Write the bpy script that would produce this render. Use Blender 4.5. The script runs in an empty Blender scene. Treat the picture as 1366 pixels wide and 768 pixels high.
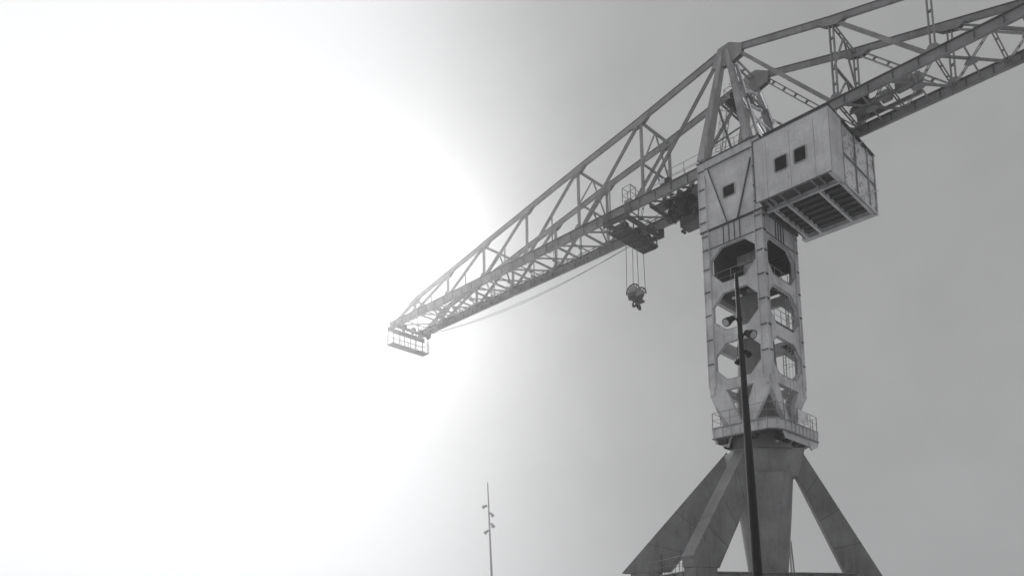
import bpy, math, random
from mathutils import Vector, Matrix
random.seed(7)
R = math.radians
V = Vector
scene = bpy.context.scene
col = scene.collection

# ------------------------------------------------------------------ camera
cam_d = bpy.data.cameras.new('camera')
cam = bpy.data.objects.new('camera', cam_d)
col.objects.link(cam)
PITCH, YAW, ROLL = 0.127, 0.868, 0.003
cf = V((-math.sin(YAW)*math.cos(PITCH), math.cos(YAW)*math.cos(PITCH), math.sin(PITCH)))
cr = cf.cross(V((0, 0, 1))).normalized()
cu = cr.cross(cf)
cr2 = math.cos(ROLL)*cr + math.sin(ROLL)*cu
cu2 = -math.sin(ROLL)*cr + math.cos(ROLL)*cu
m3 = Matrix((cr2, cu2, -cf)).transposed()
cam.matrix_world = Matrix.Translation((24.541, -53.705, 1.7)) @ m3.to_4x4()
cam_d.sensor_width = 36.0
cam_d.lens = 984.19/1366*36.0
cam_d.shift_x = (683-563.2)/1366
cam_d.shift_y = (709.45-384)/1366
cam_d.clip_start = 0.1
cam_d.clip_end = 5000
scene.camera = cam

# ------------------------------------------------------------------ light, sky
SUN_AZ, SUN_EL = -2.0, 27.0
SUN_STRENGTH = 0.75
SKY_STRENGTH = 0.097
SKY_FLAT = 0.03                   # evens the sky out, as a high veil of cloud does
VEIL_AZ = -36.0
VEIL_P = 5.0
VEIL_W = 42.0
VEIL = 1.95
HAZE_DENSITY, HAZE_G = 0.0014, 0.90
fh = V((cf.x, cf.y, 0)).normalized()
rh = V((cr.x, cr.y, 0)).normalized()
az = R(SUN_AZ)
sun_dir = (fh*math.cos(az) + rh*math.sin(az))*math.cos(R(SUN_EL)) + V((0, 0, math.sin(R(SUN_EL))))
veil_dir = fh*math.cos(R(VEIL_AZ)) + rh*math.sin(R(VEIL_AZ))
world = bpy.data.worlds.new('World')
scene.world = world
world.use_nodes = True
wn, wl = world.node_tree.nodes, world.node_tree.links
wn.clear()
sky = wn.new('ShaderNodeTexSky')
sky.sky_type = 'NISHITA'
sky.sun_disc = False
sky.sun_elevation = R(SUN_EL)
sky.sun_rotation = math.atan2(sun_dir.x, sun_dir.y)
sky.air_density = 1.0
sky.dust_density = 2.0
bw = wn.new('ShaderNodeRGBToBW')
def wmath(op, x, y):
    nd = wn.new('ShaderNodeMath'); nd.operation = op
    for i, q in enumerate((x, y)):
        if isinstance(q, (int, float)): nd.inputs[i].default_value = q
        elif q is not None: wl.new(q, nd.inputs[i])
    return nd.outputs[0]
wl.new(sky.outputs[0], bw.inputs[0])
flat = wmath('MULTIPLY', wmath('POWER', wmath('MAXIMUM', bw.outputs[0], 0.001), SKY_FLAT), 3.6)
wtc = wn.new('ShaderNodeTexCoord')
hor = wn.new('ShaderNodeVectorMath'); hor.operation = 'MULTIPLY'; hor.inputs[1].default_value = (1, 1, 0)
wl.new(wtc.outputs['Generated'], hor.inputs[0])
hnm = wn.new('ShaderNodeVectorMath'); hnm.operation = 'NORMALIZE'; wl.new(hor.outputs[0], hnm.inputs[0])
dt = wn.new('ShaderNodeVectorMath'); dt.operation = 'DOT_PRODUCT'; wl.new(hnm.outputs[0], dt.inputs[0])
dt.inputs[1].default_value = V((veil_dir.x, veil_dir.y, 0)).normalized()
dang = wmath('ARCCOSINE', wmath('MINIMUM', dt.outputs['Value'], 0.99999), None)
gq = wmath('DIVIDE', dang, R(VEIL_W))
gs_ = wmath('EXPONENT', wmath('MULTIPLY', wmath('POWER', gq, VEIL_P), -1.0), None)
hl_ = wn.new('ShaderNodeVectorMath'); hl_.operation = 'LENGTH'; wl.new(hor.outputs[0], hl_.inputs[0])
veil = wmath('MULTIPLY', wmath('MULTIPLY', gs_, wmath('POWER', hl_.outputs['Value'], 0.5)), VEIL)
cl = wn.new('ShaderNodeTexNoise'); cl.inputs['Scale'].default_value = 7.0; cl.inputs['Detail'].default_value = 8; cl.inputs['Roughness'].default_value = 0.6
wl.new(wtc.outputs['Generated'], cl.inputs[0])
mott = wmath('ADD', wmath('MULTIPLY', wmath('SUBTRACT', cl.outputs[0], 0.5), wmath('MULTIPLY', wmath('SUBTRACT', 1.0, gs_), 0.30)), 1.0)
lum = wmath('MULTIPLY', wmath('MULTIPLY', flat, mott), wmath('ADD', veil, 1.0))
tint = wn.new('ShaderNodeMixRGB'); tint.blend_type = 'MULTIPLY'; tint.inputs[0].default_value = 1.0
tint.inputs[2].default_value = (0.985, 0.99, 1.0, 1)
bg = wn.new('ShaderNodeBackground'); bg.inputs[1].default_value = SKY_STRENGTH
wo = wn.new('ShaderNodeOutputWorld')
wl.new(lum, tint.inputs[1])
wl.new(tint.outputs[0], bg.inputs[0]); wl.new(bg.outputs[0], wo.inputs[0])

sl = bpy.data.lights.new('sun', 'SUN')
sl.energy = SUN_STRENGTH
sl.angle = R(10)
sl.color = (1.0, 0.985, 0.97)
sun = bpy.data.objects.new('sun', sl)
sun.rotation_euler = sun_dir.to_track_quat('Z', 'Y').to_euler()
sun.location = (0, 0, 60)
col.objects.link(sun)

scene.view_settings.view_transform = 'Standard'
scene.view_settings.look = 'None'
scene.view_settings.exposure = 0.0
scene.view_settings.gamma = 1.0
scene.view_settings.use_curve_mapping = False
scene.render.engine = 'CYCLES'
scene.cycles.use_denoising = True
scene.cycles.max_bounces = 6
scene.cycles.diffuse_bounces = 3
scene.cycles.volume_bounces = 1

# ------------------------------------------------------------------ materials
TINT = (0.985, 0.985, 1.0)
def g3(v): return (v*TINT[0], v*TINT[1], v*TINT[2], 1)
def base_mat(name, rough=0.6, metal=0.0, spec=0.35):
    m = bpy.data.materials.new(name); m.use_nodes = True
    b = m.node_tree.nodes['Principled BSDF']
    b.inputs['Roughness'].default_value = rough
    b.inputs['Metallic'].default_value = metal
    b.inputs['Specular IOR Level'].default_value = spec
    return m, m.node_tree.nodes, m.node_tree.links, b
def paint(name, v, var=0.35, rough=0.55, streak=0.5, bump=0.02, metal=0.0, seed=0.0, spec=0.35):
    """weathered painted steel: blotches, run-off streaks, fine grime and speckle"""
    m, n, l, b = base_mat(name, rough, metal, spec)
    tc = n.new('ShaderNodeTexCoord')
    mp = n.new('ShaderNodeMapping'); mp.inputs['Location'].default_value = (seed, seed*2, seed*3)
    l.new(tc.outputs['Object'], mp.inputs[0])
    big = n.new('ShaderNodeTexNoise'); big.inputs['Scale'].default_value = 0.55; big.inputs['Detail'].default_value = 6; big.inputs['Roughness'].default_value = 0.6
    l.new(mp.outputs[0], big.inputs[0])
    fine = n.new('ShaderNodeTexNoise'); fine.inputs['Scale'].default_value = 7.0; fine.inputs['Detail'].default_value = 5
    l.new(mp.outputs[0], fine.inputs[0])
    ms = n.new('ShaderNodeMapping'); ms.inputs['Scale'].default_value = (2.2, 2.2, 0.22); ms.inputs['Location'].default_value = (seed, 0, 0)
    l.new(tc.outputs['Object'], ms.inputs[0])
    st = n.new('ShaderNodeTexNoise'); st.inputs['Scale'].default_value = 1.0; st.inputs['Detail'].default_value = 4; st.inputs['Roughness'].default_value = 0.65
    l.new(ms.outputs[0], st.inputs[0])
    r1 = n.new('ShaderNodeMapRange'); r1.inputs[1].default_value = 0.3; r1.inputs[2].default_value = 0.7
    r1.inputs[3].default_value = 1-var; r1.inputs[4].default_value = 1+var*0.5
    l.new(big.outputs[0], r1.inputs[0])
    r2 = n.new('ShaderNodeMapRange'); r2.inputs[1].default_value = 0.52; r2.inputs[2].default_value = 0.78
    r2.inputs[3].default_value = 1; r2.inputs[4].default_value = 1-streak
    l.new(st.outputs[0], r2.inputs[0])
    r3 = n.new('ShaderNodeMapRange'); r3.inputs[1].default_value = 0.35; r3.inputs[2].default_value = 0.7
    r3.inputs[3].default_value = 0.93; r3.inputs[4].default_value = 1.04
    l.new(fine.outputs[0], r3.inputs[0])
    mf = n.new('ShaderNodeMapping'); mf.inputs['Scale'].default_value = (9.0, 9.0, 0.45); mf.inputs['Location'].default_value = (seed*1.7, 3, 0)
    l.new(tc.outputs['Object'], mf.inputs[0])
    sf = n.new('ShaderNodeTexNoise'); sf.inputs['Scale'].default_value = 1.0; sf.inputs['Detail'].default_value = 3
    l.new(mf.outputs[0], sf.inputs[0])
    gate = n.new('ShaderNodeTexNoise'); gate.inputs['Scale'].default_value = 0.8; gate.inputs['Detail'].default_value = 3
    l.new(mp.outputs[0], gate.inputs[0])
    gm = n.new('ShaderNodeMapRange'); gm.inputs[1].default_value = 0.45; gm.inputs[2].default_value = 0.65
    l.new(gate.outputs[0], gm.inputs[0])
    rs = n.new('ShaderNodeMapRange'); rs.inputs[1].default_value = 0.55; rs.inputs[2].default_value = 0.72; rs.inputs[3].default_value = 0.0; rs.inputs[4].default_value = streak
    l.new(sf.outputs[0], rs.inputs[0])
    rg = n.new('ShaderNodeMath'); rg.operation = 'MULTIPLY'; l.new(rs.outputs[0], rg.inputs[0]); l.new(gm.outputs[0], rg.inputs[1])
    ri = n.new('ShaderNodeMath'); ri.operation = 'SUBTRACT'; ri.inputs[0].default_value = 1.0; l.new(rg.outputs[0], ri.inputs[1])
    a0 = n.new('ShaderNodeMath'); a0.operation = 'MULTIPLY'; l.new(r1.outputs[0], a0.inputs[0]); l.new(ri.outputs[0], a0.inputs[1])
    a = n.new('ShaderNodeMath'); a.operation = 'MULTIPLY'; l.new(a0.outputs[0], a.inputs[0]); l.new(r2.outputs[0], a.inputs[1])
    c = n.new('ShaderNodeMath'); c.operation = 'MULTIPLY'; l.new(a.outputs[0], c.inputs[0]); l.new(r3.outputs[0], c.inputs[1])
    mx = n.new('ShaderNodeMixRGB'); mx.blend_type = 'MULTIPLY'; mx.inputs[0].default_value = 1
    mx.inputs[1].default_value = g3(v); l.new(c.outputs[0], mx.inputs[2])
    l.new(mx.outputs[0], b.inputs['Base Color'])
    bp = n.new('ShaderNodeBump'); bp.inputs['Strength'].default_value = 0.25; bp.inputs['Distance'].default_value = bump
    l.new(fine.outputs[0], bp.inputs['Height']); l.new(bp.outputs[0], b.inputs['Normal'])
    return m
M = {}
M['steel'] = paint('grey_paint', 0.78, 0.28, 0.55, 0.26)
M['trim'] = paint('grimy_trim_paint', 0.11, 0.4, 0.6, 0.4, seed=17)  # darker tone for ribs, seams and edge strips
M['steel2'] = paint('grey_paint_weathered', 0.46, 0.4, 0.6, 0.6, seed=11)
M['house'] = paint('house_paint', 0.80, 0.26, 0.55, 0.22, seed=5)
M['flange'] = paint('flange_grime_paint', 0.13, 0.35, 0.6, 0.3, seed=19)  # darker tone for chord flanges and web stiffeners
M['column'] = paint('column_paint', 0.34, 0.28, 0.5, 0.35, seed=21)
M['lattice'] = paint('lattice_paint', 0.34, 0.35, 0.6, 0.3, seed=3)
M['leg'] = paint('leg_paint', 0.26, 0.32, 0.55, 0.4, seed=8)
M['dark'] = paint('dark_grease_steel', 0.03, 0.4, 0.5, 0.3, seed=2, metal=0.2)  # near-black for greasy gear; also paints shade inside the tower's top cell
M['mid'] = paint('machinery_paint', 0.11, 0.45, 0.5, 0.3, seed=9)
M['white'] = paint('white_paint', 0.88, 0.08, 0.5, 0.1, seed=4)
M['black'] = paint('black_lacquer', 0.008, 0.2, 0.38, 0.2, seed=6, spec=0.3)
M['rail'] = paint('galvanised_rail', 0.42, 0.3, 0.5, 0.2, seed=12)
M['galv'] = paint('pale_galvanised_pole', 0.70, 0.1, 0.5, 0.1, seed=14)  # pale tone paints the haze fade into the far pole
M['rope'] = paint('wire_rope', 0.10, 0.3, 0.5, 0.0, seed=13, metal=0.4)
M['alu'] = base_mat('bright_aluminium', 0.22, 1.0, 0.5)[0]  # polished metal for strips added to mirror the bright sky
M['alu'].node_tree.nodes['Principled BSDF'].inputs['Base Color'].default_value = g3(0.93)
M['glass'] = base_mat('dark_window_glass', 0.25, 0, 0.15)[0]
M['glass'].node_tree.nodes['Principled BSDF'].inputs['Base Color'].default_value = g3(0.012)
M['lens'] = base_mat('floodlight_lens', 0.15, 0, 0.6)[0]
M['lens'].node_tree.nodes['Principled BSDF'].inputs['Base Color'].default_value = g3(0.5)
def sheet_mat():
    m, n, l, b = base_mat('crumpled_sheeting', 0.35, 0, 0.6)
    tc = n.new('ShaderNodeTexCoord')
    nz = n.new('ShaderNodeTexNoise'); nz.inputs['Scale'].default_value = 1.6; nz.inputs['Detail'].default_value = 7; nz.inputs['Distortion'].default_value = 1.4
    l.new(tc.outputs['Object'], nz.inputs[0])
    rp = n.new('ShaderNodeValToRGB')
    rp.color_ramp.elements[0].position = 0.36; rp.color_ramp.elements[0].color = g3(0.42)
    rp.color_ramp.elements[1].position = 0.47; rp.color_ramp.elements[1].color = g3(0.9)
    l.new(nz.outputs[0], rp.inputs[0]); l.new(rp.outputs[0], b.inputs['Base Color'])
    bp = n.new('ShaderNodeBump'); bp.inputs['Strength'].default_value = 0.35; bp.inputs['Distance'].default_value = 0.12
    l.new(nz.outputs[0], bp.inputs['Height']); l.new(bp.outputs[0], b.inputs['Normal'])
    return m
M['sheet'] = sheet_mat()
def ground_mat():
    m, n, l, b = base_mat('quay_concrete', 0.85, 0, 0.2)
    tc = n.new('ShaderNodeTexCoord')
    nz = n.new('ShaderNodeTexNoise'); nz.inputs['Scale'].default_value = 0.12; nz.inputs['Detail'].default_value = 9
    l.new(tc.outputs['Object'], nz.inputs[0])
    rp = n.new('ShaderNodeValToRGB')
    rp.color_ramp.elements[0].position = 0.3; rp.color_ramp.elements[0].color = g3(0.4)
    rp.color_ramp.elements[1].position = 0.7; rp.color_ramp.elements[1].color = g3(0.55)
    l.new(nz.outputs[0], rp.inputs[0]); l.new(rp.outputs[0], b.inputs['Base Color'])
    return m
M['ground'] = ground_mat()

# ------------------------------------------------------------------ mesh helpers
def frame(p, q, up):
    d = (q-p).normalized()
    s = d.cross(up)
    if s.length < 1e-4:
        s = d.cross(V((1, 0, 0)))
    s.normalize()
    return d, s, s.cross(d).normalized()
class MB:
    def __init__(self): self.v = []; self.f = []
    def add(self, vs, fs):
        k = len(self.v); self.v += [tuple(x) for x in vs]; self.f += [tuple(i+k for i in t) for t in fs]
        return self
    def box(self, x0, x1, y0, y1, z0, z1):
        return self.add([(x, y, z) for z in (z0, z1) for y in (y0, y1) for x in (x0, x1)],
                        [(0, 2, 3, 1), (4, 5, 7, 6), (0, 1, 5, 4), (2, 6, 7, 3), (0, 4, 6, 2), (1, 3, 7, 5)])
    def beam(self, p, q, w, h, up=(0, 0, 1), w2=None, h2=None):
        p, q, up = V(p), V(q), V(up)
        d, s, u = frame(p, q, up)
        w2 = w if w2 is None else w2; h2 = h if h2 is None else h2
        vs = []
        for c, a, b in ((p, w/2, h/2), (q, w2/2, h2/2)):
            vs += [c-s*a-u*b, c+s*a-u*b, c+s*a+u*b, c-s*a+u*b]
        return self.add(vs, [(0, 1, 2, 3), (7, 6, 5, 4), (0, 4, 5, 1), (1, 5, 6, 2), (2, 6, 7, 3), (3, 7, 4, 0)])
    def ibeam(self, p, q, w, h, up=(0, 0, 1), tf=0.05, tw=0.05):
        p, q, up = V(p), V(q), V(up)
        d, s, u = frame(p, q, up)
        self.beam(p+u*(h/2-tf/2), q+u*(h/2-tf/2), w, tf, up)
        self.beam(p-u*(h/2-tf/2), q-u*(h/2-tf/2), w, tf, up)
        return self.beam(p, q, tw, h-2*tf, up)
    def laced(self, p, q, w, h, up=(0, 0, 1), t=0.06, step=1.15):
        """two flats joined by batten plates"""
        p, q, up = V(p), V(q), V(up)
        d, s, u = frame(p, q, up)
        for k in (-1, 1): self.beam(p+s*k*(w/2-t/2), q+s*k*(w/2-t/2), t, h, up)
        L = (q-p).length; n = max(1, int(L/step))
        for i in range(n+1):
            c = p+d*(L*i/n)
            self.beam(c-d*0.07, c+d*0.07, w-2*t, h*0.55, up)
        return self
    def tube(self, p, q, r0, r1=None, n=12, cap=True):
        p, q = V(p), V(q); r1 = r0 if r1 is None else r1
        d, s, u = frame(p, q, V((0, 0, 1)))
        vs = []
        for c, r in ((p, r0), (q, r1)):
            vs += [c+(s*math.cos(2*math.pi*i/n)+u*math.sin(2*math.pi*i/n))*r for i in range(n)]
        fs = [(i, (i+1) % n, n+(i+1) % n, n+i) for i in range(n)]
        if cap: fs += [tuple(range(n-1, -1, -1)), tuple(range(n, 2*n))]
        return self.add(vs, fs)
    def lathe(self, base, axis, prof, n=24):
        """prof: (distance along axis, radius)"""
        base, axis = V(base), V(axis).normalized()
        s = axis.orthogonal().normalized(); u = axis.cross(s)
        vs = []
        for t, r in prof:
            vs += [base+axis*t+(s*math.cos(2*math.pi*i/n)+u*math.sin(2*math.pi*i/n))*r for i in range(n)]
        fs = []
        for k in range(len(prof)-1):
            fs += [(k*n+i, k*n+(i+1) % n, (k+1)*n+(i+1) % n, (k+1)*n+i) for i in range(n)]
        m = len(prof)-1
        fs += [tuple(range(n-1, -1, -1)), tuple(range(m*n, m*n+n))]
        return self.add(vs, fs)
    def prism(self, poly, ext):
        """poly: list of 3d points, extruded by ext"""
        ext = V(ext); n = len(poly); poly = [V(a) for a in poly]
        vs = poly+[a+ext for a in poly]
        fs = [tuple(range(n-1, -1, -1)), tuple(range(n, 2*n))]+[(i, (i+1) % n, n+(i+1) % n, n+i) for i in range(n)]
        return self.add(vs, fs)
    def path(self, pts, r, n=6):
        for a, b in zip(pts[:-1], pts[1:]): self.tube(a, b, r, n=n)
        return self
    def build(self, name, mat, parent=None, bevel=0.0, smooth=False, label=None, kind=None):
        me = bpy.data.meshes.new(name)
        me.from_pydata(self.v, [], self.f); me.update()
        import bmesh
        bm = bmesh.new(); bm.from_mesh(me); bmesh.ops.recalc_face_normals(bm, faces=bm.faces)
        bm.to_mesh(me); bm.free()
        me.materials.append(mat)
        if smooth:
            for p in me.polygons: p.use_smooth = True
        o = bpy.data.objects.new(name, me); col.objects.link(o)
        if parent is not None: o.parent = parent
        if bevel:
            b = o.modifiers.new('bevel', 'BEVEL'); b.width = bevel; b.segments = 1; b.limit_method = 'ANGLE'; b.angle_limit = R(40)
        if label: o['label'] = label
        if kind: o['kind'] = kind
        return o
def thing(name, label, cat, loc=(0, 0, 0), group=None):
    o = bpy.data.objects.new(name, None); o.empty_display_size = 0.5
    col.objects.link(o); o.location = loc
    o['label'] = label; o['category'] = cat
    if group: o['group'] = group
    return o
def smooth_by_angle(o, deg=35):
    me = o.data
    for p in me.polygons: p.use_smooth = True
    try: me.set_sharp_from_angle(angle=R(deg))
    except Exception: pass
    return o

# ------------------------------------------------------------------ ground
g = MB().box(-420, 420, -420, 420, -0.4, 0.0).build('ground', M['ground'])
g['kind'] = 'structure'

# ------------------------------------------------------------------ the crane
crane = thing('harbour_crane', 'huge grey steel hammerhead harbour crane on a splayed pedestal with a long lattice jib', 'crane')

# --- pedestal ---------------------------------------------------------------
sight = V((-0.4156, 0.9096, 0)); lat = V((0.9096, 0.4156, 0))
def azv(deg): return lat*math.cos(R(deg)) + sight*math.sin(R(deg))
RPROF = [(2.65, 14.25), (7.08, 5.23), (4.92, 5.27), (2.1, 12.66)]
LEGS = {'F': (235, [(2.38, 14.55), (8.5, 6.45), (8.35, 5.7), (5.9, 5.7), (2.0, 11.35)]),
        'R': (5, RPROF),
        'L': (168, [(2.36, 14.8), (10.9, 6.0), (7.2, 6.0), (2.2, 11.6)])}
HT = 0.5
column = MB().lathe((0, 0, 4.4), (0, 0, 1), [(0, 1.27), (1.2, 1.32), (5.3, 1.74), (8.3, 2.0)], 40).build('pedestal_column', M['column'], crane)
smooth_by_angle(column)
MB().tube((1.42, 0.62, 3.0), (1.30, 0.75, 8.2), 0.07).build('conduit', M['white'], column)
MB().tube((1.62, 0.78, 3.0), (1.35, 0.86, 7.9), 0.045).build('conduit', M['rail'], column)
# head: six-sided collar between the legs
hd = MB(); ring_t = []; ring_b = []; ring_m = []
for k in ('R', 'L', 'F'):
    a, prof = LEGS[k]
    r = azv(a); t = V((-r.y, r.x, 0))
    for s in (-1, 1):
        ring_t.append(r*{'R': 2.82, 'L': 2.5, 'F': 2.45}[k]+t*s*(HT+0.02)+V((0, 0, 14.55)))
        ring_b.append(r*(2.25)+t*s*(HT+0.06)+V((0, 0, 12.5)))
n6 = 6
hd.add(ring_b+ring_t, [tuple(range(5, -1, -1)), tuple(range(6, 12))]+[(i, (i+1) % 6, 6+(i+1) % 6, 6+i) for i in range(6)])
head = hd.build('pedestal_head', M['column'], crane, bevel=0.03)
drum = MB().lathe((0, 0, 14.5), (0, 0, 1), [(0, 2.15), (0.1, 2.12), (0.95, 2.12), (1.0, 2.2), (1.18, 2.2)], 40).build('pedestal_drum', M['leg'], crane)
smooth_by_angle(drum)
for k, (a, prof) in LEGS.items():
    r = azv(a); t = V((-r.y, r.x, 0))
    poly = [r*rr+V((0, 0, z))-t*HT for rr, z in prof]
    lg = MB().prism(poly, t*2*HT).build('pedestal_leg', M['leg'], crane, bevel=0.025)
    # welded seam straps round the leg
    for fr in (0.2, 0.47, 0.74):
        o0, o1 = V((prof[0][0], 0, prof[0][1])), V((prof[1][0], 0, prof[1][1]))
        i0, i1 = V((prof[-1][0], 0, prof[-1][1])), V((prof[-2][0], 0, prof[-2][1]))
        po, pi = o0.lerp(o1, fr), i0.lerp(i1, fr)
        ax = (o1-o0).normalized()*0.018
        sp = MB()
        pl = [po-ax, po+ax, pi+ax, pi-ax]
        for s in (-1, 1):
            q = [r*w.x+V((0, 0, w.z))+t*s*(HT+0.001) for w in pl]
            sp.prism(q, t*s*0.008)
        sp.build('weld_strap', M['trim'], lg)
    # lower post and travelling bogie
    rb = (prof[1][0]+prof[-2][0])/2
    c = r*rb
    lp = MB()
    lp.beam(c+V((0, 0, 1.5)), c+V((0, 0, prof[1][1] if k != 'F' else 5.7)), 2*HT-0.02, 2.2, r)
    lp.build('lower_post', M['leg'], lg, bevel=0.03)
    bg_ = MB()
    bg_.beam(c-t*2.2+V((0, 0, 1.1)), c+t*2.2+V((0, 0, 1.1)), 0.9, 0.8)
    for s in (-1.7, -0.6, 0.6, 1.7):
        bg_.tube(c+t*s-r*0.3+V((0, 0, 0.42)), c+t*s+r*0.3+V((0, 0, 0.42)), 0.42, n=16)
    bg_.build('bogie', M['mid'], lg)
def rail_run(pts, parent, h=1.1, post=1.4, r=0.022, mat=None, mids=1):
    """handrail along a polyline: posts and rails, each an own piece"""
    mat = mat or M['rail']
    pts = [V(p) for p in pts]
    top = MB().path([p+V((0, 0, h)) for p in pts], r)
    for i in range(mids):
        top.path([p+V((0, 0, h*(i+1)/(mids+1))) for p in pts], r*0.8)
    top.build('handrail', mat, parent)
    for a, b in zip(pts[:-1], pts[1:]):
        n = max(1, round((b-a).length/post))
        for i in range(n+1):
            p = a.lerp(b, i/n)
            MB().tube(p, p+V((0, 0, h)), r*1.1, n=6).build('rail_post', mat, parent)
def leg_pt(k, r, z): return azv(LEGS[k][0])*r+V((0, 0, z))
for (k1, r1, k2, r2, z) in (('F', 6.0, 'R', 5.6, 4.98), ('L', 8.6, 'F', 7.4, 5.1), ('R', 5.6, 'L', 8.6, 4.9)):
    p, q = leg_pt(k1, r1, z), leg_pt(k2, r2, z)
    bm_ = MB().ibeam(p, q, 0.9, 1.0, tf=0.08, tw=0.5)
    pb = bm_.build('portal_beam', M['leg'], crane, bevel=0.01)
    n = int((q-p).length/1.6)
    d = (q-p).normalized(); s = d.cross(V((0, 0, 1)))
    for i in range(1, n):
        c = p.lerp(q, i/n)
        MB().box(-0.02, 0.02, -0.43, 0.43, -0.42, 0.42)
        st = MB().beam(c-V((0, 0, 0.42)), c+V((0, 0, 0.42)), 0.86, 0.04, d)
        st.build('stiffener', M['leg'], pb)
    if k1 == 'L':
        o = s*0.4
        rail_run([p.lerp(q, 0.12)+V((0, 0, 0.5))+o, p.lerp(q, 0.9)+V((0, 0, 0.5))+o], pb, post=1.5, mat=M['leg'])
        rail_run([p.lerp(q, 0.12)+V((0, 0, 0.5))-o, p.lerp(q, 0.9)+V((0, 0, 0.5))-o], pb, post=1.5, mat=M['leg'])
        MB().beam(p.lerp(q, .25)+V((0, 0, .5)), p.lerp(q, .25)+V((0, 0, 2.2)), .07, .07).build('cable_post', M['mid'], pb)
    if k1 == 'F':
        w = p.lerp(q, 0.30)
        rail_run([w+V((0, 0, .5)), w+d*0.9+V((0, 0, .5))], pb, h=0.75, post=0.9, mat=M['leg'])
# --- slewing platform --------------------------------------------------------
PZ = 16.25
PP = [(-2.1, -3.2), (1.95, -3.25), (2.4, -2.75), (2.62, -1.9), (2.66, -0.9), (2.58, 3.7), (2.1, 4.2), (-2.1, 4.2)]
plat = MB().prism([V((x, y, PZ-0.07)) for x, y in PP], (0, 0, 0.07)).build('slewing_platform', M['steel2'], crane, bevel=0.01)
def inset(P, d):
    c = V((sum(p[0] for p in P)/len(P), sum(p[1] for p in P)/len(P)))
    return [tuple(V(p)-(V(p)-c).normalized()*d) for p in P]
P2 = inset(PP, 0.16)
fas = MB()
for i in range(len(P2)):
    a, b = P2[i], P2[(i+1) % len(P2)]
    fas.beam(V((*a, PZ-0.44)), V((*b, PZ-0.44)), 0.06, 0.72)
fas.build('fascia', M['steel'], plat)
bot = MB()
for i in range(len(PP)):
    a, b = inset(PP, 0.06)[i], inset(PP, 0.06)[(i+1) % len(PP)]
    bot.beam(V((*a, PZ-0.82)), V((*b, PZ-0.82)), 0.22, 0.05)
bot.build('bottom_flange', M['steel2'], plat)
MB().prism([V((x, y, PZ-0.78)) for x, y in inset(PP, 0.3)], (0, 0, 0.05)).build('soffit', M['mid'], plat)
for i in range(len(P2)):
    a, b = V((*P2[i], 0)), V((*P2[(i+1) % len(P2)], 0))
    n = max(1, int((b-a).length/0.62)); d = (b-a).normalized(); s = V((d.y, -d.x, 0))
    for j in range(n+1):
        if n == 1 and j == 1: continue
        c = a.lerp(b, j/n)
        z0, z1 = PZ-0.79, PZ-0.075
        MB().prism([c+s*0.03+V((0, 0, z1)), c+s*0.15+V((0, 0, z1)), c+s*0.1+V((0, 0, z0)), c+s*0.03+V((0, 0, z0))], d*0.025).build('fascia_rib', M['steel'], plat)
# roller housings slung beneath both ends
for sx in (-1, 1):
    xo = -2.0 if sx < 0 else 2.46
    hb = MB()
    hb.prism([(xo, -1.9, PZ-0.845), (xo, 3.5, PZ-0.845), (xo, 3.0, PZ-1.32), (xo, -1.5, PZ-1.32)], (-sx*0.07, 0, 0))
    for yy in (-1.45, -0.1, 1.2, 2.6):
        hb.prism([(xo-sx*0.07, yy, PZ-0.845), (xo-sx*0.07, yy, PZ-1.31), (xo-sx*0.75, yy, PZ-1.5), (xo-sx*0.75, yy, PZ-0.845)], (0, 0.05, 0))
    hb.build('roller_housing', M['steel'], plat)
    for yy in (-1.75, -0.6, 0.6, 1.75):
        MB().lathe((2.12 if sx > 0 else -1.65, yy-0.3, PZ-1.2), (0, 1, 0), [(0, 0.2), (0.08, 0.26), (0.5, 0.26), (0.6, 0.2)], 16).build('guide_roller', M['dark'], plat)
MB().prism([(-2.05, -2.98, PZ-0.85), (-0.75, -2.98, PZ-0.85), (-1.0, -2.98, PZ-1.62), (-1.95, -2.98, PZ-1.2)], (0, 0.1, 0)).build('skirt_plate', M['steel'], plat)
MB().prism([(2.52, 1.9, PZ-0.85), (2.52, 3.85, PZ-0.85), (2.52, 3.7, PZ-1.2), (2.52, 2.6, PZ-1.6)], (-0.1, 0, 0)).build('skirt_plate', M['steel'], plat)
for yy in (-3.15, 2.65):
    for xx in (-1.3, 0.9):
        MB().lathe((xx-0.35, yy, PZ-1.15), (1, 0, 0), [(0, 0.16), (0.06, 0.22), (0.64, 0.22), (0.7, 0.16)], 16).build('guide_roller', M['dark'], plat)
        MB().box(xx-0.5, xx+0.5, yy-0.1, yy+0.1, PZ-1.0, PZ-0.8).build('roller_bracket', M['mid'], plat)
P3 = inset(PP, 0.08)
rail_run([(*p, PZ) for p in P3]+[(*P3[0], PZ)], plat, post=1.25, mids=1)
nb = MB().box(2.64, 2.68, 0.25, 1.95, PZ+0.1, PZ+1.05).build('notice_board', M['sheet'], plat, label='stained pale board on the platform railing')
MB().tube((2.66, 0.25, PZ+0.6), (2.66, 1.95, PZ+0.6), .02).build('board_rail', M['mid'], nb)

# --- fixed mast inside the tower ---------------------------------------------
mast = MB().lathe((0, 0, 15.7), (0, 0, 1), [(0, 2.0), (0.8, 1.72), (4.3, 1.42), (8.3, 1.22), (10.7, 1.12), (10.8, 0.9), (10.9, 0.9)], 40).build('pivot_mast', M['leg'], crane)
smooth_by_angle(mast)
MB().box(-0.75, 0.75, -0.75, 0.75, 29.1, 29.9).build('pivot_bearing', M['steel2'], mast, bevel=0.05)
smooth_by_angle(MB().lathe((0, 0, 26.6), (0, 0, 1), [(0, 0.42), (1.6, 0.42), (1.6, 0.55), (2.5, 0.55)], 24).build('pivot_pin', M['steel'], mast))

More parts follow.
